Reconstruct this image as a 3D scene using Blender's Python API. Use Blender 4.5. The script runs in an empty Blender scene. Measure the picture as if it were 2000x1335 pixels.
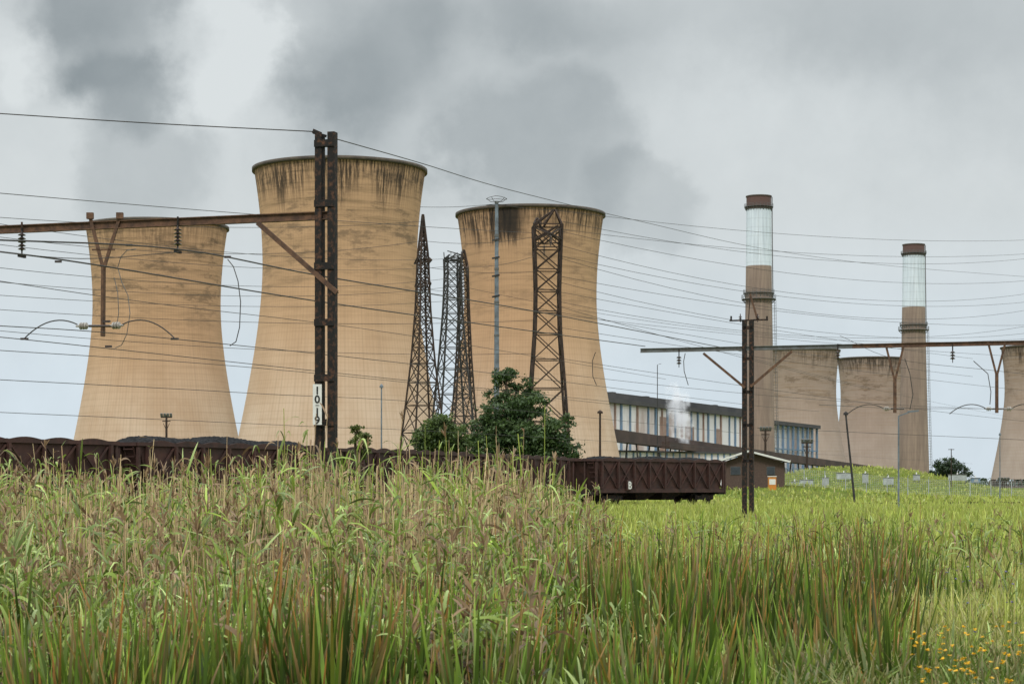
import bpy, math, random
import numpy as np
from mathutils import Vector, Matrix
random.seed(4); rng=np.random.default_rng(4)
scene=bpy.context.scene
F=3889.0; HZ=948.0; EYE=1.7      # focal length in image pixels (70 mm lens), image row of horizon, eye level
def at(img_x,el,d):                  # image pixel column, image pixel row (el), assumed distance -> world metres
    return Vector(((img_x-1000)/F*d, d, EYE+(HZ-el)/F*d))
def zat(el,d): return EYE+(HZ-el)/F*d  # height in metres from image pixel row (el) at an assumed distance

# ---------------------------------------------------------------- materials
def new_mat(name):
    m=bpy.data.materials.new(name); m.use_nodes=True
    nt=m.node_tree; return m,nt,nt.nodes["Principled BSDF"]
def mat(name,c1,c2=None,scale=3.0,rough=0.7,metal=0.0,bump=0.0,stretch=(1,1,1),contrast=(0.35,0.65),spec=0.3):
    m,nt,b=new_mat(name)
    c2=c2 or tuple(x*0.7 for x in c1)
    tc=nt.nodes.new("ShaderNodeTexCoord"); mp=nt.nodes.new("ShaderNodeMapping")
    mp.inputs["Scale"].default_value=stretch
    nz=nt.nodes.new("ShaderNodeTexNoise"); nz.inputs["Scale"].default_value=scale; nz.inputs["Detail"].default_value=8; nz.inputs["Roughness"].default_value=0.65
    rp=nt.nodes.new("ShaderNodeValToRGB")
    rp.color_ramp.elements[0].position=contrast[0]; rp.color_ramp.elements[1].position=contrast[1]
    rp.color_ramp.elements[0].color=(*c1,1); rp.color_ramp.elements[1].color=(*c2,1)
    L=nt.links.new
    L(tc.outputs["Object"],mp.inputs[0]); L(mp.outputs[0],nz.inputs[0]); L(nz.outputs[0],rp.inputs[0]); L(rp.outputs[0],b.inputs["Base Color"])
    b.inputs["Roughness"].default_value=rough; b.inputs["Metallic"].default_value=metal
    b.inputs["Specular IOR Level"].default_value=spec
    if bump>0:
        bp=nt.nodes.new("ShaderNodeBump"); bp.inputs["Strength"].default_value=bump
        L(nz.outputs[0],bp.inputs["Height"]); L(bp.outputs[0],b.inputs["Normal"])
    return m
class NB:
    def __init__(s,nt): s.nt=nt
    def m(s,op,a,b=None,c=None,clamp=False):
        n=s.nt.nodes.new("ShaderNodeMath"); n.operation=op; n.use_clamp=clamp
        for i,v in enumerate((a,b,c)):
            if v is None: continue
            if isinstance(v,(int,float)): n.inputs[i].default_value=v
            else: s.nt.links.new(v,n.inputs[i])
        return n.outputs[0]
    def mr(s,v,a,b,c=0.0,d=1.0,smooth=True):
        n=s.nt.nodes.new("ShaderNodeMapRange"); n.interpolation_type='SMOOTHSTEP' if smooth else 'LINEAR'
        s.nt.links.new(v,n.inputs[0])
        for i,x in enumerate((a,b,c,d)): n.inputs[i+1].default_value=x
        return n.outputs[0]
    def mix(s,f,a,b,blend='MIX'):
        n=s.nt.nodes.new("ShaderNodeMix"); n.data_type='RGBA'; n.blend_type=blend
        for i,v in ((0,f),(6,a),(7,b)):
            if isinstance(v,(int,float)): n.inputs[i].default_value=v
            elif isinstance(v,tuple): n.inputs[i].default_value=(*v,1)
            else: s.nt.links.new(v,n.inputs[i])
        return n.outputs[2]
    def comb(s,x,y,z):
        n=s.nt.nodes.new("ShaderNodeCombineXYZ")
        for i,v in enumerate((x,y,z)):
            if isinstance(v,(int,float)): n.inputs[i].default_value=v
            else: s.nt.links.new(v,n.inputs[i])
        return n.outputs[0]
    def noise(s,vec,scale,detail=6,rough=0.6):
        n=s.nt.nodes.new("ShaderNodeTexNoise"); n.inputs["Scale"].default_value=scale
        n.inputs["Detail"].default_value=detail; n.inputs["Roughness"].default_value=rough
        s.nt.links.new(vec,n.inputs[0]); return n.outputs[0]

def tower_mat(name,seed,pale,stain_ang=None,streak=0.7,bandk=1.0):
    m,nt,b=new_mat(name); N=NB(nt)
    tc=nt.nodes.new("ShaderNodeTexCoord"); sp=nt.nodes.new("ShaderNodeSeparateXYZ")
    nt.links.new(tc.outputs["Object"],sp.inputs[0]); x,y,z=sp.outputs
    ang=N.m('ARCTAN2',x,N.m('MULTIPLY',y,-1.0))      # 0 on the -Y side
    fz=N.m('DIVIDE',z,114.6)
    top=(0.52,0.325,0.19) if not pale else (0.37,0.285,0.235)  # pale: distance haze on the far towers put into the concrete colour
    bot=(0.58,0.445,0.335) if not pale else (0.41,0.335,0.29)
    col=N.mix(N.mr(fz,0.12,0.66),bot,top)
    big=N.noise(N.comb(N.m('MULTIPLY',ang,2.0),N.m('MULTIPLY',fz,4.0),seed),1.3,5)
    col=N.mix(N.mr(big,0.35,0.7,0,0.45),col,tuple(c*0.78 for c in top))
    band=N.noise(N.comb(N.m('MULTIPLY',ang,0.7),N.m('MULTIPLY',z,0.55),seed+3),1.0,6,0.75)
    bm=N.m('MULTIPLY',N.mr(band,0.46,0.66),N.mr(fz,0.35,0.85,0.12,0.75*bandk))
    col=N.mix(bm,col,(0.25,0.165,0.095))
    b2=N.noise(N.comb(N.m('MULTIPLY',ang,1.6),N.m('MULTIPLY',z,0.16),seed+8),1.0,7,0.75)
    col=N.mix(N.m('MULTIPLY',N.mr(b2,0.50,0.62),N.mr(fz,0.5,0.80,0,0.66*bandk)),col,(0.15,0.105,0.07))
    rib=N.m('SINE',N.m('MULTIPLY',ang,150.0)); col=N.mix(N.mr(rib,0.2,1.0,0,0.12,False),col,(0.22,0.14,0.08))
    ring=N.m('FRACT',N.m('MULTIPLY',z,0.36)); col=N.mix(N.mr(ring,0.8,1.0,0,0.20,False),col,(0.25,0.16,0.09))
    ls=N.noise(N.comb(N.m('MULTIPLY',ang,40.0),N.m('MULTIPLY',fz,1.2),seed+15),1.0,4,0.6)
    col=N.mix(N.mr(ls,0.5,0.7,0,0.15),col,(0.2,0.14,0.10))
    st=N.noise(N.comb(N.m('MULTIPLY',ang,30.0),N.m('MULTIPLY',fz,7.0),seed+5),1.0,6,0.75)
    reach=N.noise(N.comb(N.m('MULTIPLY',ang,4.0),0.3,seed+9),1.0,3)
    lim=N.m('ADD',fz,N.mr(reach,0.3,0.7,-0.06,0.06,False))
    sm=N.m('MULTIPLY',N.mr(st,0.42,0.56),N.mr(lim,0.87,0.98,0,streak))
    col=N.mix(sm,col,(0.035,0.028,0.024))
    if stain_ang is not None:
        da=N.m('ABSOLUTE',N.m('ADD',N.m('SUBTRACT',ang,stain_ang),N.m('MULTIPLY',N.m('SUBTRACT',st,0.5),0.5)))
        w=N.m('MULTIPLY',N.mr(da,0.34,0.10),N.mr(N.m('ADD',fz,N.m('MULTIPLY',N.m('SUBTRACT',st,0.5),0.22)),0.86,0.91))
        col=N.mix(N.m('MULTIPLY',w,0.93),col,(0.026,0.024,0.023))
    nt.links.new(col,b.inputs["Base Color"]); b.inputs["Roughness"].default_value=0.9; b.inputs["Specular IOR Level"].default_value=0.1
    return m

M={}
M['rim']=mat('soot_concrete',(0.055,0.045,0.04),(0.12,0.095,0.07),0.3)
M['inside']=mat('dark_concrete',(0.12,0.09,0.07),(0.08,0.06,0.05),0.1)
M['rust']=mat('rusted_steel',(0.014,0.012,0.011),(0.12,0.055,0.030),9,0.8,0,0.3,contrast=(0.50,0.70))
M['rustbeam']=mat('rust_beam',(0.16,0.085,0.05),(0.060,0.036,0.026),5,0.8,0,0.2)
M['greysteel']=mat('weathered_galvanised_steel',(0.16,0.17,0.17),(0.10,0.09,0.08),4,0.6,0.2)
M['lattice']=mat('rusted_lattice',(0.060,0.036,0.025),(0.022,0.016,0.013),1.2,0.8)
M['lattice2']=mat('grey_lattice',(0.05,0.048,0.047),(0.022,0.020,0.019),1.2,0.8)
M['pole']=mat('galvanised_pole',(0.20,0.24,0.28),(0.09,0.10,0.11),0.8,0.6,stretch=(1,1,1))
M['porcelain']=mat('porcelain',(0.20,0.17,0.14),(0.45,0.42,0.38),14,0.25,spec=0.5)
M['porcelain_brown']=mat('brown_porcelain',(0.055,0.035,0.03),(0.03,0.022,0.02),14,0.25,spec=0.5)
M['wire']=mat('old_wire',(0.035,0.033,0.032),(0.06,0.05,0.045),3,0.6)
M['white']=mat('white_paint',(0.75,0.75,0.72),(0.62,0.61,0.57),6,0.6)
M['black']=mat('black_paint',(0.01,0.01,0.01),(0.02,0.02,0.02),6,0.6)
M['wagon']=mat('wagon_oxide_paint',(0.070,0.030,0.023),(0.032,0.017,0.015),1.1,0.75,0,0.15)
M['wagonhi']=mat('wagon_oxide_ribs',(0.070,0.031,0.025),(0.034,0.018,0.015),1.6,0.7)
M['coal']=mat('coal',(0.006,0.006,0.0065),(0.020,0.020,0.022),5,0.75,0,1.0,spec=0.1)
M['dark']=mat('dark_roof_sheeting',(0.045,0.045,0.05),(0.08,0.075,0.075),0.05,0.7)
M['cladding']=mat('pale_cladding',(0.80,0.76,0.76),(0.50,0.39,0.36),0.030,0.8,stretch=(1,1,0.5),contrast=(0.46,0.66))
M['bluecol']=mat('blue_column',(0.14,0.23,0.36),(0.20,0.26,0.33),0.2,0.7)
M['browncol']=mat('brown_column',(0.30,0.19,0.15),(0.38,0.27,0.23),0.2,0.7)
M['conveyor']=mat('conveyor_sheeting',(0.050,0.036,0.033),(0.095,0.062,0.052),0.08,0.8)
M['brick']=mat('brown_brick',(0.12,0.080,0.064),(0.08,0.055,0.045),5,0.9)
M['roof']=mat('brown_roof',(0.09,0.06,0.05),(0.13,0.09,0.075),1,0.8)
M['glass']=mat('dark_window',(0.03,0.035,0.04),(0.05,0.06,0.07),1,0.15,spec=0.6)
M['orange']=mat('orange_paint',(0.6,0.22,0.04),(0.5,0.2,0.04),1,0.6)
M['bark']=mat('bark',(0.10,0.07,0.05),(0.05,0.035,0.025),4,0.9,0,0.4)
M['galv']=mat('galvanised_fence',(0.42,0.44,0.45),(0.30,0.32,0.31),2,0.6)
M['equip']=mat('equipment_paint',(0.50,0.53,0.53),(0.30,0.33,0.33),0.6,0.6)
M['ballast']=mat('ballast',(0.14,0.12,0.11),(0.06,0.05,0.045),7,0.95,0,0.6)

def chimney_mat(name,H,white_from):
    m,nt,b=new_mat(name); N=NB(nt)
    tc=nt.nodes.new("ShaderNodeTexCoord"); sp=nt.nodes.new("ShaderNodeSeparateXYZ")
    nt.links.new(tc.outputs["Object"],sp.inputs[0]); x,y,z=sp.outputs
    ang=N.m('ARCTAN2',x,y)
    n1=N.noise(N.comb(N.m('MULTIPLY',ang,3.0),N.m('MULTIPLY',z,0.03),1.0),1.5,6)
    conc=N.mix(N.mr(n1,0.35,0.65),(0.29,0.215,0.165),(0.22,0.16,0.125))
    wh=N.mix(N.mr(n1,0.35,0.65),(0.68,0.74,0.80),(0.56,0.62,0.68))
    col=N.mix(N.mr(z,white_from-0.3,white_from+0.3),conc,wh)
    col=N.mix(N.mr(z,H*0.955,H*0.958),col,(0.11,0.06,0.05))
    st=N.noise(N.comb(N.m('MULTIPLY',ang,9.0),N.m('MULTIPLY',z,0.02),4.0),1.2,5)
    col=N.mix(N.m('MULTIPLY',N.mr(st,0.5,0.68),0.2),col,(0.12,0.09,0.08))
    ring=N.m('FRACT',N.m('MULTIPLY',z,0.2)); col=N.mix(N.mr(ring,0.85,1.0,0,0.15,False),col,(0.12,0.09,0.07))
    nt.links.new(col,b.inputs["Base Color"]); b.inputs["Roughness"].default_value=0.85
    return m

def leaf_mat(name,transl=0.35,rough=0.45):
    m=bpy.data.materials.new(name); m.use_nodes=True; nt=m.node_tree; b=nt.nodes["Principled BSDF"]
    a=nt.nodes.new("ShaderNodeAttribute"); a.attribute_name="Col"
    t=nt.nodes.new("ShaderNodeBsdfTranslucent"); mx=nt.nodes.new("ShaderNodeMixShader"); mx.inputs[0].default_value=transl
    L=nt.links.new
    L(a.outputs["Color"],b.inputs["Base Color"]); L(a.outputs["Color"],t.inputs[0])
    b.inputs["Roughness"].default_value=rough; b.inputs["Specular IOR Level"].default_value=0.4
    L(b.outputs[0],mx.inputs[1]); L(t.outputs[0],mx.inputs[2]); L(mx.outputs[0],nt.nodes["Material Output"].inputs[0])
    return m
M['leaf']=leaf_mat('leaf_blades',0.28,0.38); M['treeleaf']=leaf_mat('tree_leaves',0.2,0.5)

# ---------------------------------------------------------------- mesh builder
class MB:
    def __init__(s): s.v=[]; s.f=[]; s.mi=[]; s.mats=[]
    def idx(s,m):
        if m not in s.mats: s.mats.append(m)
        return s.mats.index(m)
    def add(s,vs,fs,m):
        o=len(s.v); s.v+= [tuple(v) for v in vs]; k=s.idx(m)
        for f in fs: s.f.append([i+o for i in f]); s.mi.append(k)
    def beam(s,p1,p2,w,h,m,up=Vector((0,0,1)),w2=None,h2=None):
        p1=Vector(p1);p2=Vector(p2); d=(p2-p1).normalized()
        sd=d.cross(up)
        if sd.length<1e-3: sd=d.cross(Vector((0,1,0)))
        sd.normalize(); u=sd.cross(d)
        w2=w if w2 is None else w2; h2=h if h2 is None else h2
        vs=[]
        for p,a,b in ((p1,w,h),(p2,w2,h2)):
            for i,j in ((-1,-1),(1,-1),(1,1),(-1,1)): vs.append(p+sd*(i*a/2)+u*(j*b/2))
        s.add(vs,[(0,1,2,3),(7,6,5,4),(0,4,5,1),(1,5,6,2),(2,6,7,3),(3,7,4,0)],m)
    def box(s,x0,x1,y0,y1,z0,z1,m):
        s.add([(x0,y0,z0),(x1,y0,z0),(x1,y1,z0),(x0,y1,z0),(x0,y0,z1),(x1,y0,z1),(x1,y1,z1),(x0,y1,z1)],
              [(3,2,1,0),(4,5,6,7),(0,1,5,4),(1,2,6,5),(2,3,7,6),(3,0,4,7)],m)
    def cyl(s,p1,p2,r1,r2,m,n=8):
        p1=Vector(p1);p2=Vector(p2); d=(p2-p1).normalized()
        a=d.cross(Vector((0,0,1)))
        if a.length<1e-3: a=Vector((1,0,0))
        a.normalize(); b=d.cross(a); vs=[]
        for p,r in ((p1,r1),(p2,r2)):
            for i in range(n):
                t=2*math.pi*i/n; vs.append(p+a*(r*math.cos(t))+b*(r*math.sin(t)))
        fs=[(i,(i+1)%n,n+(i+1)%n,n+i) for i in range(n)]+[tuple(range(n-1,-1,-1)),tuple(range(n,2*n))]
        s.add(vs,fs,m)
    def lathe(s,c,prof,m,n=16,axis=None):
        c=Vector(c); ax=Vector(axis).normalized() if axis else Vector((0,0,1))
        a=ax.cross(Vector((0,1,0)));
        if a.length<1e-3: a=Vector((1,0,0))
        a.normalize(); b=ax.cross(a); vs=[];fs=[]
        for r,z in prof:
            for i in range(n):
                t=2*math.pi*i/n; vs.append(c+ax*z+a*(r*math.cos(t))+b*(r*math.sin(t)))
        for k in range(len(prof)-1):
            for i in range(n): fs.append((k*n+i,k*n+(i+1)%n,(k+1)*n+(i+1)%n,(k+1)*n+i))
        s.add(vs,fs,m)
    def tube(s,pts,r,m,n=5):
        for a,b in zip(pts[:-1],pts[1:]): s.cyl(a,b,r,r,m,n)
    def obj(s,name,origin=(0,0,0),smooth=False,parent=None):
        o=Vector(origin); me=bpy.data.meshes.new(name)
        me.from_pydata([tuple(Vector(v)-o) for v in s.v],[],s.f)
        for m in s.mats: me.materials.append(m)
        me.polygons.foreach_set("material_index",s.mi)
        if smooth: me.polygons.foreach_set("use_smooth",[True]*len(s.f))
        me.update(); ob=bpy.data.objects.new(name,me); ob.location=o; scene.collection.objects.link(ob)
        if parent: ob.parent=parent; ob.location=o-parent.location
        return ob

# ---------------------------------------------------------------- ground
def hill(x,y):
    h=5.2*np.exp(-(np.abs(x-66)/19.0)**3-((y-385)/50.0)**2)
    h=h+1.9*np.exp(-((x-36)/14.0)**2-((y-275)/30.0)**2)
    h=h+1.0*np.exp(-((x-110)/30.0)**2-((y-520)/60.0)**2)
    h=h+0.10*np.sin(x*0.31+1)*np.sin(y*0.23)*np.exp(-(y/120.0)**2)
    return h
def ground():
    ys=np.concatenate([np.linspace(-60,0,8),np.linspace(4,700,140),np.geomspace(720,9000,22)])
    xs=np.concatenate([-np.geomspace(6000,170,14),np.linspace(-160,200,110),np.geomspace(210,6000,14)])
    X,Y=np.meshgrid(xs,ys); Z=hill(X,Y)
    nx,ny=len(xs),len(ys)
    co=np.stack([X,Y,Z],-1).reshape(-1,3)
    f=[(j*nx+i,j*nx+i+1,(j+1)*nx+i+1,(j+1)*nx+i) for j in range(ny-1) for i in range(nx-1)]
    me=bpy.data.meshes.new("ground"); me.from_pydata(co.tolist(),[],f)
    me.polygons.foreach_set("use_smooth",[True]*len(f))
    m,nt,b=new_mat("grassland"); N=NB(nt); tc=nt.nodes.new("ShaderNodeTexCoord"); o=tc.outputs["Object"]
    n1=N.noise(o,0.05,6); n2=N.noise(o,1.5,6); n3=N.noise(o,9.0,6)
    c=N.mix(N.mr(n1,0.35,0.65),(0.12,0.18,0.035),(0.19,0.21,0.055))
    c=N.mix(N.mr(n2,0.4,0.65),c,(0.065,0.085,0.022)); c=N.mix(N.mr(n3,0.5,0.7,0,0.5),c,(0.16,0.13,0.055))
    nt.links.new(c,b.inputs["Base Color"]); b.inputs["Roughness"].default_value=1.0; b.inputs["Specular IOR Level"].default_value=0.0
    bp=nt.nodes.new("ShaderNodeBump"); bp.inputs["Strength"].default_value=0.8; bp.inputs["Distance"].default_value=0.3
    nt.links.new(n2,bp.inputs["Height"]); nt.links.new(bp.outputs[0],b.inputs["Normal"])
    me.materials.append(m); ob=bpy.data.objects.new("ground",me); scene.collection.objects.link(ob)
ground()

# ---------------------------------------------------------------- cooling towers
PR=[(1.0,1.0),(0.985,0.992),(0.95,0.972),(0.9,0.948),(0.84,0.925),(0.77,0.909),(0.7,0.904),(0.64,0.912),(0.58,0.930),(0.5,0.965),(0.42,1.010),(0.34,1.062),(0.26,1.118),(0.18,1.178),(0.10,1.238),(0.06,1.268)]
def cooling_tower(img_x,d,seed,pale,stain=None,R=30.7,H=114.6,streak=0.7,bandk=1.0):
    c=Vector(((img_x-1000)/F*d,d,0)); mb=MB(); tm=tower_mat("tower_concrete",seed,pale,stain,streak,bandk)
    out=[(r*R,z*H) for z,r in PR[::-1]]
    zs=np.linspace(out[0][1],out[-1][1],60); rs=np.interp(zs,[p[1] for p in out],[p[0] for p in out])
    k=np.ones(5)/5; rs2=np.convolve(np.pad(rs,2,mode='edge'),k,'valid'); rs2[:2]=rs[:2]; rs2[-2:]=rs[-2:]
    prof=list(zip(rs2,zs)); mb.lathe(c,prof,tm,128)
    mb.lathe(c,[(R,H),(R+0.9,H+0.05),(R+0.9,H+1.3),(R-0.2,H+1.5),(R-0.9,H+1.2),(R-0.9,H-1.0)],M['rim'],128)
    mb.lathe(c,[(r-0.8,z) for r,z in prof[::-1]],M['inside'],96)
    mb.lathe(c,[(prof[0][0]-0.8,prof[0][1]),(prof[0][0],prof[0][1])],M['inside'],96)
    n=44; r0=prof[0][0]-0.4; rb=r0+3.0
    for i in range(n):
        a=2*math.pi*i/n
        for s in (-1,1):
            a2=a+s*math.pi/n
            mb.beam(c+Vector((rb*math.cos(a),rb*math.sin(a),-0.5)),c+Vector((r0*math.cos(a2),r0*math.sin(a2),prof[0][1]+0.3)),0.7,0.7,M['inside'])
    mb.lathe(c,[(rb+2,-0.5),(rb+2,1.4),(rb+1.4,1.4),(rb+1.4,-0.5)],M['inside'],64)
    mb.obj("cooling_tower",c,smooth=True)
cooling_tower(664,720,0.0,False,streak=0.9)
cooling_tower(306.5,878,11.0,False,streak=0.4,bandk=1.15)
cooling_tower(1036,838,23.0,False,stain=-0.36,streak=0.9,bandk=.7)
cooling_tower(1568,1680,31.0,True,streak=0.5)
cooling_tower(1703,1790,47.0,True,streak=0.9)
cooling_tower(2030,1640,53.0,True,streak=0.9)

# ---------------------------------------------------------------- chimneys
def chimney(img_x,d,topy,wtop,wbase,whitey,plat):
    c=Vector(((img_x-1000)/F*d,d,0)); H=zat(topy,d); rt=wtop/2/F*d; rb=wbase/2/F*d
    mm=chimney_mat("chimney_concrete",H,zat(whitey,d)); mb=MB()
    prof=[]
    for i in range(41):
        t=i/40; prof.append((rb+(rt-rb)*(1-(1-t)**1.5 if t<1 else 1),H*t))
    mb.lathe(c,prof,mm,48)
    mb.lathe(c,[(rt,H),(rt+.4,H),(rt+.4,H+.6),(rt-1.2,H+.6),(rt-1.2,H-8)],M['rim'],48)
    mb.lathe(c,[(rt*0.99,H*0.958),(rt+.5,H*0.958),(rt+.5,H*0.962),(rt,H*0.963)],M['rim'],48)
    def ring(z,r,wd,rail=1.4):
        mb.lathe(c,[(r-0.2,z),(r+wd,z),(r+wd,z+.3),(r-0.2,z+.3)],M['greysteel'],32)
        for k in (0.6,1.2): mb.lathe(c,[(r+wd,z+k*rail),(r+wd+.1,z+k*rail),(r+wd+.1,z+k*rail+.15),(r+wd,z+k*rail+.15)],M['greysteel'],32)
        for i in range(24):
            a=i*math.pi/12; p=c+Vector(((r+wd)*math.cos(a),(r+wd)*math.sin(a),z)); mb.beam(p,p+Vector((0,0,rail*1.3)),.15,.15,M['greysteel'])
            q=c+Vector((r*math.cos(a),r*math.sin(a),z-2.2)); mb.beam(p,q,.2,.2,M['greysteel'])
    def rad(z):
        t=z/H; return rb+(rt-rb)*(1-(1-t)**1.5)
    ring(H*0.965,rt,1.2); zp=zat(plat,d); ring(zp,rad(zp),2.2,2.0); ring(zp+3.5,rad(zp+3.5),1.3,1.6)
    for i in range(60):
        z0=zp*i/60; z1=zp*(i+1)/60
        p=c+Vector((rad(z0)+1.3,-0.5,z0)); q=c+Vector((rad(z1)+1.3,-0.5,z1))
        mb.beam(p,q,.25,.25,M['greysteel']); mb.beam(p+Vector((.9,0,0)),q+Vector((.9,0,0)),.2,.2,M['greysteel'])
        mb.beam(p-Vector((1.3,0,0)),p+Vector((.9,0,0)),.15,.15,M['greysteel'])
    for i in range(40):
        z0=zp+(H-zp)*i/40; z1=zp+(H-zp)*(i+1)/40
        mb.beam(c+Vector((rad(z0)+.5,-.5,z0)),c+Vector((rad(z1)+.5,-.5,z1)),.5,.5,M['greysteel'])
    mb.obj("chimney",c,smooth=False)
chimney(1482,1146,385,48,66,520,585)
chimney(1784.5,1374,479,42,62,600,645)

# ---------------------------------------------------------------- boiler house (power station hall)
def boiler_house():
    A=Vector((47.5,1023,0)); B=Vector((221,1430,0)); d=(B-A); L=d.length; d.normalize()
    root=bpy.data.objects.new("power_station_building",None); root.location=A; scene.collection.objects.link(root)
    th=math.atan2(d.y,d.x)
    mb=MB(); H=50.5
    S1=L*0.60
    mb.box(0,S1,0,70,0,H-6,M['cladding']); mb.box(-2,S1+2,-2.5,70,H-6,H-3.6,M['dark']); mb.box(4,S1-4,3,60,H-3.6,H,M['dark'])
    mb.box(S1,L,6,60,0,H-8,M['cladding']); mb.box(S1+2,L+3,0,62,H-8,H-5.5,M['dark'])
    mb.box(S1+20,S1+60,8,30,H-5.5,H-2,M['dark'])
    x=3; i=0
    while x<S1-2:
        k=M['bluecol'] if i%3!=1 else M['browncol']
        w=1.0 if i%2 else 1.7
        mb.box(x,x+w,-0.9,0.3,0,H-6.05,k)
        x+=[7.5,6.0,9.5,7.5,12.0,8.0][i%6]*1.5; i+=1
    x=S1+4
    while x<L: mb.box(x,x+1.4,0.5,2.0,0,H-8.05,M['bluecol']); x+=13
    for z in (14,): mb.box(0.5,S1-1,-0.5,0.2,z,z+0.9,M['bluecol'])
    for z in (13,26): mb.box(S1+3,L-0.5,1.0,1.9,z,z+0.8,M['bluecol'])
    for x in (45,100,160,230): mb.box(x,x+5,12,16,H,H+1.6,M['dark'])
    for (x0,x1,z0,z1) in ((S1*.33,S1*.37,6,40),(S1*.50,S1*.56,4,36),(S1*.72,S1*.75,4,36)):
        mb.box(x0,x1,-0.3,0.1,z0,z1,M['browncol'])
    ob=mb.obj("hall"); ob.parent=root; ob.rotation_euler=(0,0,th)
boiler_house()

def shed():
    mb=MB(); p=at(1203,875,900); q=at(1440,880,960)
    d=(q-p); d.z=0; L=d.length; th=math.atan2(d.y,d.x)
    mb.box(0,L,0,14,0,17,M['cladding']); mb.box(-1,L+1,-1,15,17,17.8,M['dark'])
    x=2
    while x<L-1: mb.box(x,x+.9,-.3,.1,0,16.95,M['bluecol']); x+=4.6
    o=mb.obj("plant_shed"); o.location=(p.x,p.y,0); o.rotation_euler=(0,0,th)
shed()
def conveyor():
    mb=MB(); a=at(1188,849,868); b=at(1700,916,1280)
    mb.beam(a,b,5,5.2,M['conveyor'],h2=3.6)
    mb.beam(a+Vector((0,-2.7,2.7)),b+Vector((0,-2.7,1.9)),0.7,0.4,M['dark']); 
    mb.beam(a+Vector((0,-2.9,-1.2)),b+Vector((0,-2.9,-.8)),0.3,0.4,M['greysteel'])
    for i in range(1,16):
        t=i/16; p=a.lerp(b,t); p.z-=2.0
        for s in (-2,2): mb.beam(p+Vector((s,0,0)),Vector((p.x+s*2,p.y,0)),.7,.7,M['lattice2'])
    a2=at(1300,868,905); b2=at(1440,886,1000); mb.beam(a2,b2,4,3.0,M['conveyor'])
    mb.obj("coal_conveyor",a)
conveyor()

# ---------------------------------------------------------------- brick house
def house():
    c=at(1471,938,262); zb=c.z-0.3; mb=MB(); W=4.1; D=6.0
    mb.box(-W,W,0,D,-2.5,2.7,M['brick'])
    mb.add([(-W,0,2.7),(-0.2,0,4.0),(W*0.9,0,2.7),(-W,D,2.7),(-0.2,D,4.0),(W*.9,D,2.7)],[(0,2,1),(3,4,5),(0,1,4,3),(1,2,5,4)],M['brick'])
    ap=Vector((-0.6,0,4.15)); 
    for s,ex in ((-1,-W-0.7),(1,W+0.7)):
        e=Vector((ex,0,2.75))
        for y0,y1,m,th in ((-0.9,D+.8,M['roof'],.16),):
            p=[Vector((ap.x,y0,ap.z)),Vector((ex,y0,e.z)),Vector((ex,y1,e.z)),Vector((ap.x,y1,ap.z))]
            q=[v+Vector((0,0,th)) for v in p]
            mb.add(p+q,[(0,1,2,3),(7,6,5,4),(0,4,5,1),(1,5,6,2),(2,6,7,3),(3,7,4,0)],m)
        mb.beam(Vector((ap.x,-0.98,ap.z+.02)),Vector((ex,-0.98,e.z+.02)),.08,.24,M['white'])
    mb.box(W+.7,W+.78,-.9,D+.8,2.7,2.95,M['white'])
    for x0,x1,z0,z1 in ((-2.9,-1.7,1.1,2.1),(1.8,2.8,1.1,2.1)):
        mb.box(x0-.05,x1+.05,-.07,.02,z0-.05,z1+.05,M['greysteel']); mb.box(x0,x1,-.10,.01,z0,z1,M['glass'])
    o=mb.obj("brick_house"); o.location=(c.x,c.y,zb); o.rotation_euler=(0,0,math.radians(-8))
    mb=MB(); p=at(1508,932,255); mb.box(-.5,.5,-.3,.3,-1.8,.1,M['orange']); mb.box(-.55,.55,-.35,.35,.1,.2,M['white']); mb.box(-.4,.4,-.33,-.3,-.9,-.2,M['white'])
    o=mb.obj("utility_kiosk"); o.location=p
house()

# ---------------------------------------------------------------- railway overhead structures
T=Vector((15.84,51.0,0)).normalized(); PN=Vector((-T.y,T.x,0))
M1=Vector(((637-1000)/F*46,46,0)); M2=Vector(((1461-1000)/F*97,97,0))
def o_at(Mb,img_x):
    k=(img_x-1000)/F; return (k*Mb.y-Mb.x)/(PN.x-k*PN.y)
def rp(Mb,img_x,el,ds=0.0):   # point in the portal plane of a mast, from image pixel column and row
    o=o_at(Mb,img_x); p=Mb+PN*o; return Vector((p.x,p.y,zat(el,p.y)))+T*ds
def insulator(mb,top,n=4,r=0.10,h=0.085,m=None):
    m=m or M['porcelain']; prof=[(0.015,0.12)]
    z=0
    for i in range(n):
        prof+=[(0.03,z),(r*0.55,z-0.01),(r,z-h*0.45),(r*0.9,z-h*0.55),(0.03,z-h*0.7)]; z-=h
    prof+=[(0.02,z),(0.02,z-0.12)]
    mb.lathe(top,prof,m,14)
def hins(mb,c,ax,r=0.085,n=3,m=None):
    m=m or M['porcelain']; prof=[(0.02,-0.2)]; z=-n*0.035
    for i in range(n): prof+=[(0.03,z),(r,z+.02),(r,z+.045),(0.03,z+.06)]; z+=0.07
    prof+=[(0.02,0.2)]; mb.lathe(c,prof,m,14,axis=ax)
def arc(p,q,rise,n=12):
    return [p.lerp(q,i/n)+Vector((0,0,rise*4*(i/n)*(1-i/n))) for i in range(n+1)]
def channel(mb,base,z1,w,m,depth=0.20,facing=1):
    wv=PN*(w/2); dv=T*(depth/2)
    z0=Vector((0,0,-0.5)); zt=Vector((0,0,z1))
    mb.beam(base+z0-dv,base+zt-dv,w,0.02,m,up=T)
    for s in (-1,1): mb.beam(base+z0+wv*s*0.93+T*0.005,base+zt+wv*s*0.93+T*0.005,0.02,depth,m,up=T)
    mb.beam(base+z0,base+Vector((0,0,z1-.02)),w*0.6,depth*0.9,M['rust'],up=T)
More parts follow.
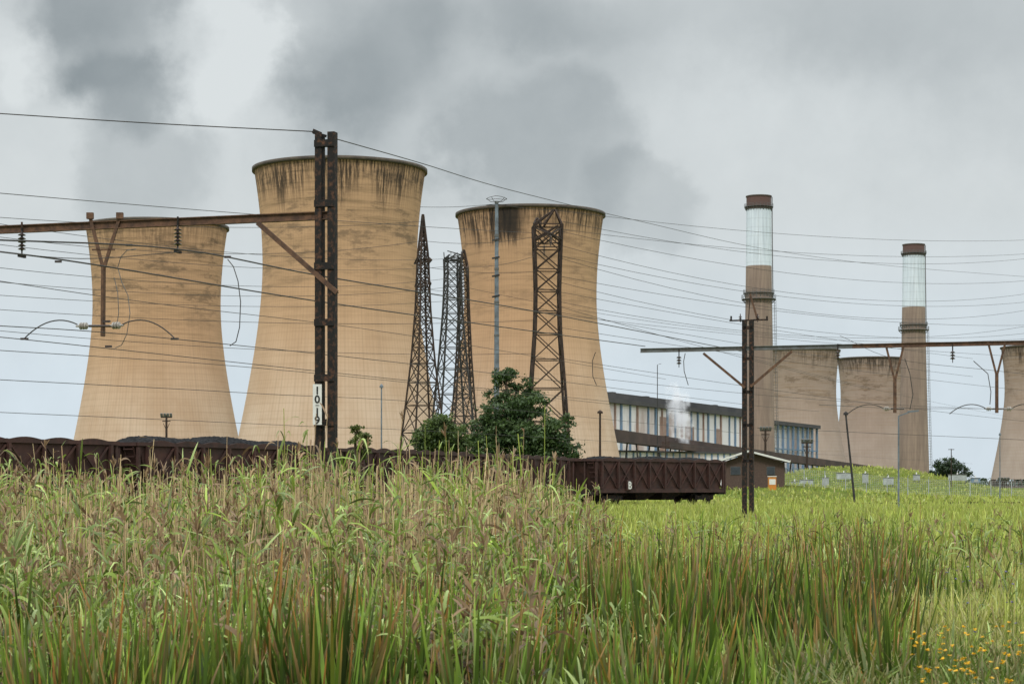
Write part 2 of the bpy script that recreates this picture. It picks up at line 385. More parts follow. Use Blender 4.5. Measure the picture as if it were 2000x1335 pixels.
def mast1():
    mb=MB(); R=M['rust']; zt=zat(259,46)
    pr=13.2/F*46
    for s in (-1,1): channel(mb,M1+PN*s*(pr),zt-(0.03 if s>0 else 0),0.165,R)
    for el in (281,398,520,630,738,825):
        z=zat(el,46); mb.beam(M1-PN*(pr+.09)+Vector((0,0,z))-T*.125,M1+PN*(pr+.09)+Vector((0,0,z))-T*.125,0.03,0.16,R)
        mb.beam(M1-PN*(pr+.0)+Vector((0,0,z)),M1+PN*(pr)+Vector((0,0,z)),0.16,0.13,R)
    a=M1-PN*0.15+Vector((0,0,zat(421,46))); o=o_at(M1,-520); b=M1+PN*o; b.z=a.z+0.0
    for dz in (-.085,.085): mb.beam(a+Vector((0,0,dz)),b+Vector((0,0,dz)),0.14,0.022,M['rustbeam'])
    mb.beam(a,b,0.03,0.15,M['rustbeam']); mb.beam(a+T*.05-Vector((0,0,.0)),b+T*.05,0.02,0.16,M['rustbeam'])
    p=rp(M1,507,436,-.12); q=rp(M1,662,572,-.12); mb.beam(p,q,0.05,0.11,M['rustbeam']); mb.beam(p+T*.06,q+T*.06,0.10,0.02,M['rustbeam'])
    mb.beam(rp(M1,612,259,0),rp(M1,637,266,0),.06,.06,R); mb.beam(rp(M1,612,256,0),rp(M1,626,262,0),.10,.10,R)
    W1=rp(M1,178,424,-.05); W2=rp(M1,236,424,-.05); J=rp(M1,204,527,-.05); Bt=rp(M1,203,657,-.05)
    mb.beam(W1,J,.03,.085,M['rustbeam']); mb.beam(W2,J,.03,.085,M['rustbeam']); mb.beam(J+Vector((0,0,.08)),Bt,.13,.06,M['rustbeam'])
    for w in (W1,W2): mb.beam(w+Vector((0,0,.1)),w+Vector((0,0,-.05)),.16,.12,M['rustbeam'])
    mb.beam(rp(M1,182,488,-.05),rp(M1,226,488,-.05),.03,.04,M['rustbeam'])
    ax=PN
    y=637
    mb.cyl(rp(M1,178,y,-.1),rp(M1,222,y,-.1),.03,.03,M['porcelain_brown'],8)
    hins(mb,rp(M1,167,y,-.1),ax,m=M['porcelain']); hins(mb,rp(M1,231,y-1,-.1),ax,m=M['porcelain'])
    mb.tube(arc(rp(M1,155,634,-.1),rp(M1,50,663,-.1),.25),.016,M['wire']); mb.tube(arc(rp(M1,243,634,-.1),rp(M1,347,663,-.1),.25),.016,M['wire'])
    for x,y in ((52,662),(345,662),(212,628)): mb.beam(rp(M1,x-7,y,-.1),rp(M1,x+7,y,-.1),.05,.05,M['porcelain_brown'])
    for img_x,el in ((47,457),(351,447)):
        p=rp(M1,img_x,el,-.1); mb.beam(p+Vector((0,0,.05)),p+Vector((0,0,.28)),.04,.04,R); insulator(mb,p,5,.10,.085,M['porcelain_brown'])
        mb.beam(p+Vector((0,0,-.55))-T*.15,p+Vector((0,0,-.55))+T*.15,.06,.06,R)
    mb.tube([rp(M1,x,y,-.2) for x,y in ((452,508),(463,522),(472,550),(477,590),(475,640),(468,668),(456,676))],.012,M['wire'])
    mb.tube([rp(M1,x,y,.2) for x,y in ((258,484),(240,487),(228,500),(222,520),(230,550),(242,575),(246,610),(240,650),(230,672),(217,678))],.010,M['greysteel'])
    mb.tube([rp(M1,x,y,.2) for x,y in ((215,540),(222,570),(224,610),(220,632))],.010,M['greysteel'])
    for x,y in ((450,503),(218,677),(120,512),(258,480)): mb.beam(rp(M1,x-6,y,-.15),rp(M1,x+6,y,-.15),.05,.05,M['porcelain_brown'])
    ob=mb.obj("railway_overhead_line_mast",M1)
    pl=MB(); p0=rp(M1,618.5,830,-.17); w=.205; h=.93
    pl.box(p0.x,p0.x+w,46-.32,46-.30,p0.z,p0.z+h,M['white'])
    plo=pl.obj("number_plate",(p0.x,45.7,p0.z),parent=ob)
    zs=[.70,.50,.21,.02]
    for ch,z in zip("1019",zs):
        cu=bpy.data.curves.new("digit_"+ch,'FONT'); cu.body=ch; cu.size=.25; cu.align_x='CENTER'; cu.offset=0.006; cu.extrude=0.002
        cu.materials.append(M['black']); t=bpy.data.objects.new("digit_"+ch,cu); scene.collection.objects.link(t); t.parent=ob
        t.location=Vector((p0.x+w/2,46-.325,p0.z+z))-ob.location; t.rotation_euler=(math.pi/2,0,0)
    ds=MB(); ds.box(p0.x+w/2-.04,p0.x+w/2+.04,46-.33,46-.322,p0.z+.440,p0.z+.452,M['black']); ds.obj("dash",(p0.x,45.7,p0.z),parent=ob)
mast1()
def mast2():
    mb=MB(); R=M['rust']; D=97; zt=zat(626,D); pr=7.0/F*D
    for s in (-1,1): channel(mb,M2+PN*s*pr,zt,0.21,R,depth=.2)
    for el in (640,700,765,830,900): 
        z=zat(el,D); mb.beam(M2-PN*(pr+.08)+Vector((0,0,z)),M2+PN*(pr+.08)+Vector((0,0,z)),.22,.15,R)
    Z=zat(680,D)
    a=M2+PN*o_at(M2,1251); b=M2+PN*o_at(M2,1665); c=M2+PN*o_at(M2,2330)
    for p,q,m in ((a,b,M['greysteel']),(b,c,M['rustbeam'])):
        p=Vector((p.x,p.y,Z));q=Vector((q.x,q.y,Z))
        for dz in (-.09,.09): mb.beam(p+Vector((0,0,dz)),q+Vector((0,0,dz)),.16,.025,m)
        mb.beam(p,q,.03,.16,m); mb.beam(p+T*.05,q+T*.05,.02,.17,m)
    for p,q in (((1375,690),(1456,757)),((1548,686),(1467,755))):
        mb.beam(rp(M2,p[0],p[1],-.15),rp(M2,q[0],q[1],-.15),.06,.12,M['rustbeam'])
    mb.beam(rp(M2,1425,626),rp(M2,1500,624),.10,.07,R)
    for x in (1428,1498): mb.beam(rp(M2,x,626),rp(M2,x,617),.08,.08,R)
    for x in (1446,1480): insulator(mb,rp(M2,x,617),2,.09,.09,M['porcelain_brown'])
    mb.beam(rp(M2,1465,574),rp(M2,1479,622),.05,.09,M['rustbeam']); mb.beam(rp(M2,1465,574),rp(M2,1462,626),.04,.04,R)
    for cx,yt,yj,yb in ((1748,676,744,806),(1947,668,735,806)):
        W1=rp(M2,cx-17,yt,-.05);W2=rp(M2,cx+17,yt,-.05);J=rp(M2,cx,yj,-.05);Bt=rp(M2,cx,yb,-.05)
        mb.beam(W1,J,.03,.10,M['rustbeam']);mb.beam(W2,J,.03,.10,M['rustbeam']);mb.beam(J+Vector((0,0,.1)),Bt,.15,.07,M['rustbeam'])
        mb.cyl(rp(M2,cx-16,798),rp(M2,cx+18,798),.04,.04,M['porcelain_brown'],8)
        hins(mb,rp(M2,cx-16,798,-.1),PN,.11,3); mb.tube(arc(rp(M2,cx-22,797,-.1),rp(M2,cx-92,808,-.1),.30),.022,M['wire'])
        if cx>1900: hins(mb,rp(M2,cx+24,798,-.1),PN,.11,3); mb.tube(arc(rp(M2,cx+30,797,-.1),rp(M2,cx+90,808,-.1),.3),.022,M['wire'])
    for img_x in (1327,1637,1861):
        p=rp(M2,img_x,696 if img_x<1600 else 686,-.1); mb.beam(p,p+Vector((0,0,.35)),.05,.05,R); insulator(mb,p,3,.13,.14,M['porcelain_brown'])
    for loop in (((1340,690),(1337,705),(1338,725),(1346,752)),((1768,700),(1778,730),(1784,770),(1778,800)),((1902,705),(1930,730),(1936,765),(1934,790)),((1165,688),(1159,705),(1160,735),(1167,752))):
        mb.tube([rp(M2,x,y,-.2) for x,y in loop],.02,M['wire'])
    mb.obj("railway_overhead_line_mast",M2)
mast2()

def plane_pt(img_x,el,o):  # image pixel column and row -> point in a vertical plane along the track
    k=(img_x-1000)/F; A=M1+PN*o
    s=(k*A.y-A.x)/(T.x-k*T.y); p=A+T*s; return Vector((p.x,p.y,zat(el,p.y)))
def curve_obj(name,lines,r,m,res=6):
    cu=bpy.data.curves.new(name,'CURVE'); cu.dimensions='3D'; cu.bevel_depth=r; cu.bevel_resolution=1; cu.resolution_u=res
    for pts in lines:
        sp=cu.splines.new('POLY')
        sp.points.add(len(pts)-1)
        for i,p in enumerate(pts): sp.points[i].co=(*p,1)
    cu.materials.append(m); ob=bpy.data.objects.new(name,cu); scene.collection.objects.link(ob); return ob
def smooth(pts,n=24):
    out=[]; P=[pts[0]*2-pts[1]]+pts+[pts[-1]*2-pts[-2]]
    for i in range(1,len(P)-2):
        for k in range(n):
            t=k/n; p0,p1,p2,p3=P[i-1:i+3]
            out.append(0.5*((2*p1)+(p2-p0)*t+(2*p0-5*p1+4*p2-p3)*t*t+(3*p1-p0-3*p2+p3)*t**3))
    out.append(pts[-1]); return out
rail=[
 (3.4,[(-60,466),(350,487),(640,541),(1030,605),(1327,662),(1470,690)]),
 (5.1,[(-60,484),(180,516),(620,588),(1000,641),(1260,676)]),
]
mess=[smooth([plane_pt(x,y,o) for x,y in L],6) for o,L in rail]
curve_obj("overhead_messenger_wire",mess,.019,M['wire'])
thin=[
 (3.4,[(-60,632),(345,662),(1000,733),(1460,790),(1600,803)]),
 (5.2,[(-60,655),(50,663),(600,722),(1250,790),(1420,808)]),
 (9,[(-60,680),(500,718),(1000,768),(1400,812)]),
 (9.5,[(-60,738),(500,768),(1000,800),(1600,862)]),
 (14,[(-60,802),(600,832),(1200,862),(1900,905)]),
 (9,[(-60,540),(300,592),(800,655),(1300,740)]),
 (3.4,[(-60,486),(160,505),(350,492)]),
 (-13.0,[(1640,655),(1747,700),(1930,722),(2080,738)]),
 (-7,[(1600,790),(1760,797),(1950,798),(2080,805)]),
 (-7,[(1480,835),(1700,845),(2080,862)]),
 (3,[(1470,700),(1650,745),(1850,790),(2080,835)]),
]
curve_obj("overhead_contact_wire",[smooth([plane_pt(x,y,o) if o>-10 and x<1650 or o>0 else Vector(at(x,y,92)) for x,y in L],6) for o,L in thin],.010,M['wire'])
curve_obj("earth_wire",[smooth([at(-60,218,44),at(300,241,45),at(612,257,46)],10),
   smooth([at(655,271,46),at(820,318,56),at(1000,372,72),at(1250,432,100),at(1500,487,130),at(1750,520,160),at(2080,546,190)],8)],.0125,M['wire'])
pl=[]
def cat(a,b,sag,n=20):
    pl.append([a.lerp(b,i/n)-Vector((0,0,sag*4*(i/n)*(1-i/n))) for i in range(n+1)])
for a,b,s in (
 ((-60,372,110),(1045,455,216),0.2),((-60,420,150),(826,432,216),0.8),((-60,455,150),(826,470,216),1.5),
 ((-60,428,150),(880,505,260),1.2),((-60,470,150),(880,520,260),1.2),((-60,516,150),(905,540,260),1.5),((-60,545,160),(880,560,260),1.3),
 ((-60,572,160),(905,585,260),1.0),((-60,600,160),(1045,625,216),0.8),((-60,640,160),(1045,690,216),0.8),
 ((820,404,216),(970,398,210),0.15),((970,398,210),(1083,410,216),0.15),((1083,410,216),(2080,465,330),1.6),((1097,432,216),(2080,495,330),3.0),((1040,440,216),(2080,490,330),2.0),
 ((1097,452,216),(2080,540,330),3.0),((1097,480,216),(2080,560,330),4.0),((1097,500,216),(2080,580,330),3.2),((1097,505,216),(2080,590,330),4.5),
 ((1097,540,216),(2080,632,320),2.0),((1097,552,216),(2080,640,320),3.5),((1097,590,216),(2080,622,320),3.5),((905,560,260),(2080,655,330),3.5),((905,590,260),(2080,700,330),1.0),
 ((826,520,216),(1045,530,216),0.4),((826,470,216),(1045,462,216),0.5),((826,560,216),(880,565,260),0.3),((914,520,260),(1045,500,216),.4),
 ((1040,560,216),(1900,700,330),0.5),((1040,600,216),(1900,735,330),0.5),((1097,640,216),(2080,770,330),0.5),((1097,600,216),(1700,760,330),0.3),
 ((1097,700,216),(2080,830,330),0.5),((1097,730,216),(2080,800,330),1.0)):
    cat(at(*a),at(*b),s)
curve_obj("power_line",pl,.024,M['wire'],1)

# ---------------------------------------------------------------- lattice pylons
def pylon(img_x,d,levels,rot,m,arms=(),th=0.16,peaks=None,ins=True):
    c=Vector(((img_x-1000)/F*d,d,0)); mb=MB(); rz=Matrix.Rotation(rot,3,'Z')
    L=[(zat(e,d),w/F*d) for e,w in levels]; L.sort()
    L=[(0.0,L[0][1]*1.08)]+L if L[0][0]>0.5 else L
    zs=[];z=0; top=L[-1][0]
    hw=lambda z: float(np.interp(z,[a for a,_ in L],[b for _,b in L]))
    while z<top: zs.append(z); z+=max(1.0,hw(z)*1.75)
    zs.append(top)
    def cor(z,i):
        h=max(hw(z),0.06); s=((-1,-1),(1,-1),(1,1),(-1,1))[i]; return c+rz@Vector((s[0]*h,s[1]*h,z))
    for a,b in zip(zs[:-1],zs[1:]):
        for i in range(4):
            j=(i+1)%4
            mb.beam(cor(a,i),cor(b,i),th*1.35,th*1.35,m)
            mb.beam(cor(a,i),cor(b,j),th*.7,th*.7,m); mb.beam(cor(a,j),cor(b,i),th*.7,th*.7,m)
            mb.beam(cor(b,i),cor(b,j),th*.7,th*.7,m)
    for e,length,hh in arms:
        z=zat(e,d); w=hw(z)
        for s in (-1,1):
            tip=c+rz@Vector((0,s*length,z+.2))
            for sx in (-1,1):
                p=c+rz@Vector((sx*w,s*w,z)); q=c+rz@Vector((sx*w,s*w,z+hh))
                mb.beam(p,tip,th*.8,th*.8,m); mb.beam(q,tip,th*.8,th*.8,m)
                for t in (.25,.5,.75): mb.beam(p.lerp(tip,t),q.lerp(tip,t),th*.5,th*.5,m)
            if ins: insulator(mb,c+rz@Vector((0,s*length,z)),7,.14,.16,M['porcelain_brown'])
    if peaks:
        for (x0,e0,x1,e1) in peaks:
            for sy in (-1,1): mb.beam(at(x0,e0,d)+Vector((0,sy*1.2,0)),at(x1,e1,d),th,th,m)
    mb.obj("lattice_pylon",c)
pylon(1069,216,[(940,44),(810,36),(640,24),(560,23),(470,26),(440,27)],0.06,M['lattice'],[(470,4.5,1.2)],.155,
      peaks=[(1042,440,1083,409),(1097,440,1084,409),(1062,440,1083,409),(1042,440,1048,426),(1056,440,1050,426),(1097,470,1048,440),(1042,470,1090,440)])
pylon(826,216,[(940,38),(850,31),(700,17),(600,11),(500,8),(455,4),(419,0.5)],0.5,M['lattice'],[(515,2.2,.7),(560,2.0,.6)],.12,ins=False)
pylon(884,258,[(940,42),(840,34),(700,22),(600,15),(530,13),(505,14)],0.3,M['lattice2'],[(507,4,1.0)],.14,peaks=[(870,506,878,497),(900,506,893,500)])
pylon(906,300,[(940,34),(840,22),(700,13),(600,9),(520,7),(488,1)],0.2,M['lattice'],[(530,3,1.0)],.14)

def steel_pole():
    d=212; p=at(970,395,d); mb=MB(); b=Vector((p.x,d,0))
    n=9
    for i in range(n):
        z0=p.z*i/n; z1=p.z*(i+1)/n; r0=.34-.17*i/n
        mb.cyl(b+Vector((0,0,z0)),b+Vector((0,0,z1)),r0,r0-.012,M['pole'],14); mb.cyl(b+Vector((0,0,z1-.12)),b+Vector((0,0,z1+.12)),r0+.03,r0+.03,M['greysteel'],14)
    for e in (470,505,540,580): mb.beam(at(961,e,d)+Vector((0,-.2,0)),at(976,e-3,d)+Vector((0,-.2,0)),.14,.18,M['lattice2'])
    ring=[p+Vector((1.1*math.cos(t),1.1*math.sin(t),.55-.2*abs(math.cos(t)))) for t in np.linspace(0,2*math.pi,20)]
    mb.tube(ring,.025,M['wire'],4); 
    for t in (0.3,2.8,4.2,5.6): mb.tube([p,p+Vector((.7*math.cos(t),.7*math.sin(t),.1)),p+Vector((1.1*math.cos(t),1.1*math.sin(t),.45))],.03,M['wire'],4)
    mb.beam(p-Vector((1.1,0,.3)),p+Vector((1.1,0,-.3)),.09,.09,M['lattice2'])
    mb.obj("steel_power_pole",b)
steel_pole()

def pole(name,img_x,e,d,r,m,lean=0.0,arm=None):
    p=at(img_x,e,d); mb=MB(); b=Vector((p.x+lean,d,0)); mb.cyl(b,p,r,r*.7,m,8)
    if arm=='T': mb.beam(p-Vector((.5,0,.1)),p+Vector((.5,0,-.1)),.1,.1,m)
    elif arm=='L':
        mb.beam(p,p+Vector((.7,0,.25)),.07,.07,m); mb.beam(p+Vector((.55,0,.25)),p+Vector((1.2,0,.32)),.2,.1,m)
    elif arm=='C':
        mb.lathe(p,[(r,0),(r*2,0),(r*2,.15),(.02,.3)],m,8)
    mb.obj(name,b)
pole("telephone_pole",745,757,150,.07,M['pole'],arm='C'); pole("telephone_pole",1172,807,170,.12,M['lattice'],arm='C')
pole("telephone_pole",1652,810,160,.10,M['lattice2'],lean=.75,arm='C'); pole("street_lamp",1755,812,120,.06,M['pole'],arm='L')
pole("street_lamp",1284,712,620,.16,M['lattice2'],arm='L'); pole("telephone_pole",1858,876,330,.10,M['lattice'],arm='T')
pole("street_lamp",1953,850,200,.06,M['pole'],arm='C'); pole("telephone_pole",1300,850,300,.09,M['lattice'],arm='T')
def floodlight(img_x,e,d,s=1.0):
    p=at(img_x,e,d); mb=MB(); b=Vector((p.x,d,0)); k=d/F
    mb.cyl(b,p,3*k,2*k,M['lattice'],8); mb.beam(p-Vector((11*k,0,4*k)),p+Vector((11*k,0,-4*k)),1.5*k,3*k,M['lattice'])
    mb.beam(p-Vector((8*k,0,12*k)),p+Vector((8*k,0,-12*k)),1.5*k,2*k,M['lattice'])
    for i in (-9,-3,3,9):
        q=p+Vector((i*k,0,0)); mb.beam(q-Vector((0,0,3*k)),q+Vector((0,-3*k,3*k)),4.5*k,3*k,M['greysteel'])
    mb.beam(p-Vector((6*k,0,16*k)),p-Vector((0,0,30*k)),k,k,M['lattice']); mb.beam(p-Vector((-6*k,0,16*k)),p-Vector((0,0,30*k)),k,k,M['lattice'])
    mb.obj("floodlight_mast",b)
floodlight(325,810,330); floodlight(1495,836,420); floodlight(1576,860,420); floodlight(1960,935,420); 

# ---------------------------------------------------------------- coal wagons
def wagon(A,B,letter=False,heap=.35):
    A=Vector((*A,0));B=Vector((*B,0)); d=B-A; L=d.length; th=math.atan2(d.y,d.x); mb=MB(); W=3.0; Z0=1.25; Z1=3.5
    w=M['wagon']; h=M['wagonhi']
    e=0.9
    v=[(e,0.05,Z0),(L-e,0.05,Z0),(L-e,W-.05,Z0),(e,W-.05,Z0),(0.1,0.05,Z1),(L-.1,0.05,Z1),(L-.1,W-.05,Z1),(0.1,W-.05,Z1)]
    mb.add(v,[(3,2,1,0),(0,1,5,4),(1,2,6,5),(2,3,7,6),(3,0,4,7)],w)
    mb.box(0,L,-.06,.06,Z1-.16,Z1,h); mb.box(0,L,W-.06,W+.06,Z1-.16,Z1,h); mb.box(-.04,.1,.06,W-.06,Z1-.16,Z1,h); mb.box(L-.1,L+.04,.06,W-.06,Z1-.16,Z1,h)
    mb.box(.3,L-.3,-.03,.04,Z0-.15,Z0+.15,h); mb.box(.2,L-.2,W/2-.3,W/2+.3,.85,Z0,M['rust'])
    nb=max(5,round(L/2.1)); bw=(L-1.2)/nb
    for i in range(nb+1):
        x=.6+i*bw
        for y,s in ((0,-1),(W,1)): mb.box(x-.07,x+.07,y+min(0,s*.17),y+max(0,s*.17),Z0+.16,Z1-.17,h)
    for i in range(nb):
        x0=.6+i*bw+.12; x1=x0+bw-.24
        n=8; pts=[]
        for k in range(n+1):
            t=k/n; pts.append((x0+(x1-x0)*t,Z1+.10*math.sin(math.pi*t)))
        for y in (-.05,W+.0):
            vs=[(x,y,Z1-.01) for x,_ in pts]+[(x,y,z) for x,z in pts]+[(x,y+.07,Z1-.01) for x,_ in pts]+[(x,y+.07,z) for x,z in pts]
            m=n+1; fs=[]
            for k in range(n): fs+=[(k,k+1,m+k+1,m+k),(2*m+k+1,2*m+k,3*m+k,3*m+k+1),(m+k,m+k+1,3*m+k+1,3*m+k)]
            mb.add(vs,fs,h)
        for y in (-.04,):
            mb.beam((x0,y,Z0+.2),(x1,y,Z1-.25),.07,.07,w,up=Vector((0,0,1))); mb.beam((x0,y-.01,Z1-.25),(x1,y-.01,Z0+.2),.07,.07,w)
    for x in (0.0,L):
        for y in (.25,.75): mb.beam((x+(.0 if x else 0),y,Z1-.2),(x+(.75 if x==0 else -.75),y,Z0),.05,.05,h)
        for k in range(6):
            t=k/6; xx=x+(.75*t if x==0 else -.75*t); mb.beam((xx-.03,.25,Z1-.3-t*(Z1-Z0-.3)),(xx-.03,.75,Z1-.3-t*(Z1-Z0-.3)),.04,.04,h)
        s=1 if x==0 else -1
        for y in (.0,1.0,2.0,W-.12): mb.box(min(x+.05*s,x+.2*s),max(x+.05*s,x+.2*s),y,y+.12,.95,Z1-.17,h)
        mb.box(min(x,x+.9*s),max(x,x+.9*s),.1,W-.1,.95,1.2,M['rust'])
        mb.cyl((x,W/2,1.0),(x-.5*s,W/2,1.0),.14,.14,M['rust'],8)
    for xc in (L*.4,L*.6): mb.add([(xc-1.5,.3,Z0),(xc+1.5,.3,Z0),(xc+1.5,W-.3,Z0),(xc-1.5,W-.3,Z0),(xc-.6,.9,.55),(xc+.6,.9,.55),(xc+.6,W-.9,.55),(xc-.6,W-.9,.55)],[(0,1,5,4),(1,2,6,5),(2,3,7,6),(3,0,4,7),(4,5,6,7)],M['rust'])
    for xc in (2.4,L-2.4):
        for y in (.45,W-.6): mb.beam((xc-1.2,y,.72),(xc+1.2,y,.72),.14,.32,M['rust'])
        mb.box(xc-.35,xc+.35,.4,W-.4,.6,.95,M['rust'])
        for dx in (-.9,.9):
            mb.cyl((xc+dx,.3,.62),(xc+dx,W-.3,.62),.08,.08,M['rust'],8)
            for y in (.72,W-.86): mb.cyl((xc+dx,y,.62),(xc+dx,y+.13,.62),.46,.46,M['rust'],20); 
    ob=mb.obj("coal_wagon"); ob.location=(A.x,A.y,0.1); ob.rotation_euler=(0,0,th)
    nx,ny=int(L*6),22; vs=[];fs=[]
    ph=random.random()*9
    for i in range(nx+1):
        for j in range(ny+1):
            x=.12+(L-.24)*i/nx; y=.08+(W-.16)*j/ny
            edge=min(1,min(i/nx,1-i/nx)*9)*math.sin(math.pi*j/ny)**.5
            z=Z1-.18+heap*edge*(0.85+.12*math.sin(x*1.15+ph)+.10*math.sin(x*.5+ph*2))+random.uniform(-.05,.05)
            vs.append((x,y,z))
    for i in range(nx):
        for j in range(ny): a=i*(ny+1)+j; fs.append((a,a+ny+1,a+ny+2,a+1))
    cb=MB(); cb.add(vs,fs,M['coal']); c=cb.obj("coal_load"); c.parent=ob
    if letter:
        cu=bpy.data.curves.new("letter_B",'FONT'); cu.body="B"; cu.size=.75; cu.align_x='CENTER'; cu.offset=.02; cu.extrude=.004; cu.materials.append(M['white'])
        t=bpy.data.objects.new("letter_B",cu); scene.collection.objects.link(t); t.parent=ob; t.location=(3.75,-.19,1.38); t.rotation_euler=(math.pi/2,0,0)
        p=MB(); p.box(3.4,4.1,-.185,-.12,1.28,2.05,M['wagon']); q=p.obj("letter_panel"); q.parent=ob
wagon((-41.5,44),(-33.6,57.5),heap=.2); wagon((-33,58.5),(-25.2,71.8),heap=.2); wagon((-24.7,72.8),(-16.9,85.6),heap=.2); wagon((-16.3,86.7),(-9.2,100),heap=.56)
wagon((-8.7,101),(-2.3,118.5),heap=.2); wagon((-1.9,119.8),(4.0,137.2),heap=.25); wagon((5.9,139.8),(16.4,152.4),True,.42)
def track():
    mb=MB(); pts=[(-60,12),(-41.5,44),(-33,58.3),(-24.9,72.3),(-16.6,86.2),(-8.9,100.5),(-2.1,119),(5.0,138.5),(16.4,152.4),(40,172),(90,205),(200,262)]
    P=[Vector((x,y,0)) for x,y in pts]
    for a,b in zip(P[:-1],P[1:]):
        d=(b-a).normalized(); n=Vector((-d.y,d.x,0)); c0=a+n*1.5; c1=b+n*1.5
        mb.beam(c0+Vector((0,0,.02)),c1+Vector((0,0,.02)),3.6,.24,M['ballast'])
        for s in (-.72,.72): mb.beam(c0+n*s+Vector((0,0,.2)),c1+n*s+Vector((0,0,.2)),.07,.15,M['rust'])
    mb.obj("railway_track")
track()

# ---------------------------------------------------------------- fence & yard equipment
def fence():
    mb=MB(); a=at(1530,948,262); b=at(2300,948,262); a.z=b.z=0; L=(b-a).length; n=int(L/2.6)
    for i in range(n+1):
        p=a.lerp(b,i/n); p.z=float(hill(p.x,p.y)); mb.beam(p,p+Vector((0,0,2.3)),.11,.11,M['galv']); mb.beam(p+Vector((0,0,2.3)),p+Vector((.0,-.35,2.6)),.07,.07,M['galv'])
        if i<n:
            q=a.lerp(b,(i+1)/n); q.z=float(hill(q.x,q.y))
            for z in np.linspace(.2,2.25,10): mb.beam(p+Vector((0,0,z)),q+Vector((0,0,z)),.022,.022,M['galv'])
            for k in range(1,10): r=p.lerp(q,k/10); mb.beam(r+Vector((0,0,.2)),r+Vector((0,0,2.25)),.018,.018,M['galv'])
    mb.obj("security_fence")
    for img_x,d,w,h,k in ((1552,330,1.6,1.4,'equip'),(1575,340,2.2,1.0,'equip'),(1612,330,1.0,1.6,'galv'),(1648,345,2.4,1.0,'equip'),(1690,335,.9,1.5,'galv'),(1735,330,1.6,1.1,'equip'),(1790,340,1.0,.9,'galv'),(1870,345,3.0,1.0,'equip'),(1905,350,1.5,.8,'bluecol')):
        p=at(img_x,948,d); z=float(hill(p.x,d)); e=MB()
        e.box(-w/2,w/2,-.5,.5,.35,.35+h,M[k]); e.box(-w/2-.08,w/2+.08,-.58,.58,.35+h,.45+h,M['greysteel'])
        for x in (-w/2+.1,w/2-.2): e.box(x,x+.1,-.4,-.3,-.3,.35,M['greysteel'])
        e.cyl((0,0,.45+h),(0,0,.8+h),.12,.08,M['white'],8); e.box(-w/4,w/4,-.53,-.5,.5,.2+h,M['galv'])
        o=e.obj("electrical_cabinet"); o.location=(p.x,d,z)
fence()

# ---------------------------------------------------------------- blade generator
def blade_mesh(name,groups,m):
    V=[];C=[];Fc=[];off=0
    for g in groups:
        n=len(g['x']); S=g['seg']; t=np.linspace(0,1,S+1)[None,:]
        az=g['az'][:,None]; L=g['L'][:,None]; A=g['A'][:,None]; dr=g['droop'][:,None]
        r=L*np.cos(A)*t*(1-0.15*t); z=g['z0'][:,None]+L*np.sin(A)*t-dr*L*t*t
        cx=g['x'][:,None]+np.cos(az)*r; cy=g['y'][:,None]+np.sin(az)*r
        wa=g['wa'][:,None]; prof=g.get('prof')
        if prof=='stem': wt=1-0.5*t
        elif prof=='plume': wt=np.sin(np.pi*np.clip(t*0.9+.05,0,1))
        else: wt=np.minimum(1,0.45+2.2*t)*(1-t**2.2)*1.0+0.02
        w=g['w'][:,None]*wt*0.5
        tw=g.get('tw'); tilt=0 if tw is None else tw[:,None]
        wx=np.cos(wa)*w*np.cos(tilt); wy=np.sin(wa)*w*np.cos(tilt); wz=np.sin(tilt)*w
        a=np.stack([cx-wx,cy-wy,z-wz],-1); b=np.stack([cx+wx,cy+wy,z+wz],-1)
        v=np.stack([a,b],2).reshape(-1,3)
        c0=g['c0'][:,None,:]; c1=g['c1'][:,None,:]; tt=(t**g.get('cp',1.0))[:,:,None]
        c=c0*(1-tt)+c1*tt; c=np.repeat(c[:,:,None,:],2,2).reshape(-1,3)
        V.append(v);C.append(c)
        base=off+np.arange(n)[:,None]*(S+1)*2+np.arange(S)[None,:]*2
        f=np.stack([base,base+1,base+3,base+2],-1).reshape(-1,4); Fc.append(f); off+=n*(S+1)*2
    V=np.concatenate(V);C=np.concatenate(C);Fc=np.concatenate(Fc)
    me=bpy.data.meshes.new(name); me.vertices.add(len(V)); me.vertices.foreach_set("co",V.astype(np.float32).ravel())
    me.loops.add(Fc.size); me.loops.foreach_set("vertex_index",Fc.astype(np.int32).ravel())
    me.polygons.add(len(Fc)); me.polygons.foreach_set("loop_start",np.arange(0,Fc.size,4,dtype=np.int32)); 
    me.update(calc_edges=True)
    at_=me.color_attributes.new("Col",'FLOAT_COLOR','POINT'); cc=np.ones((len(V),4),np.float32); cc[:,:3]=np.clip(C,0,1); at_.data.foreach_set("color",cc.ravel())
    me.materials.append(m); ob=bpy.data.objects.new(name,me); scene.collection.objects.link(ob); return ob
def vn(x,y,s,seed=0):
    a=np.sin(x*s*1.0+y*s*0.7+seed)+np.sin(x*s*-0.6+y*s*1.3+seed*2.1)+np.sin(x*s*2.3+y*s*-1.1+seed*1.7)*.6+np.sin(x*s*3.7+y*s*2.9+seed*.3)*.4
    return a/3.0
def U(a,b,n): return rng.uniform(a,b,n)
def field(n,d0,d1,img_x0,img_x1):  # random spots within a depth range and a range of image pixel columns
    d=np.sqrt(U(d0*d0,d1*d1,n)); b=U(img_x0,img_x1,n); return (b-1000)/F*d,d,b
def cols(n,a,b,var=.25):
    a=np.array(a);b=np.array(b); t=rng.random((n,1)); return (a*(1-t)+b*t)*(1+rng.normal(0,var,(n,1))).clip(.4,1.7)
def ssm(x,a,b): t=np.clip((x-a)/(b-a),0,1); return t*t*(3-2*t)

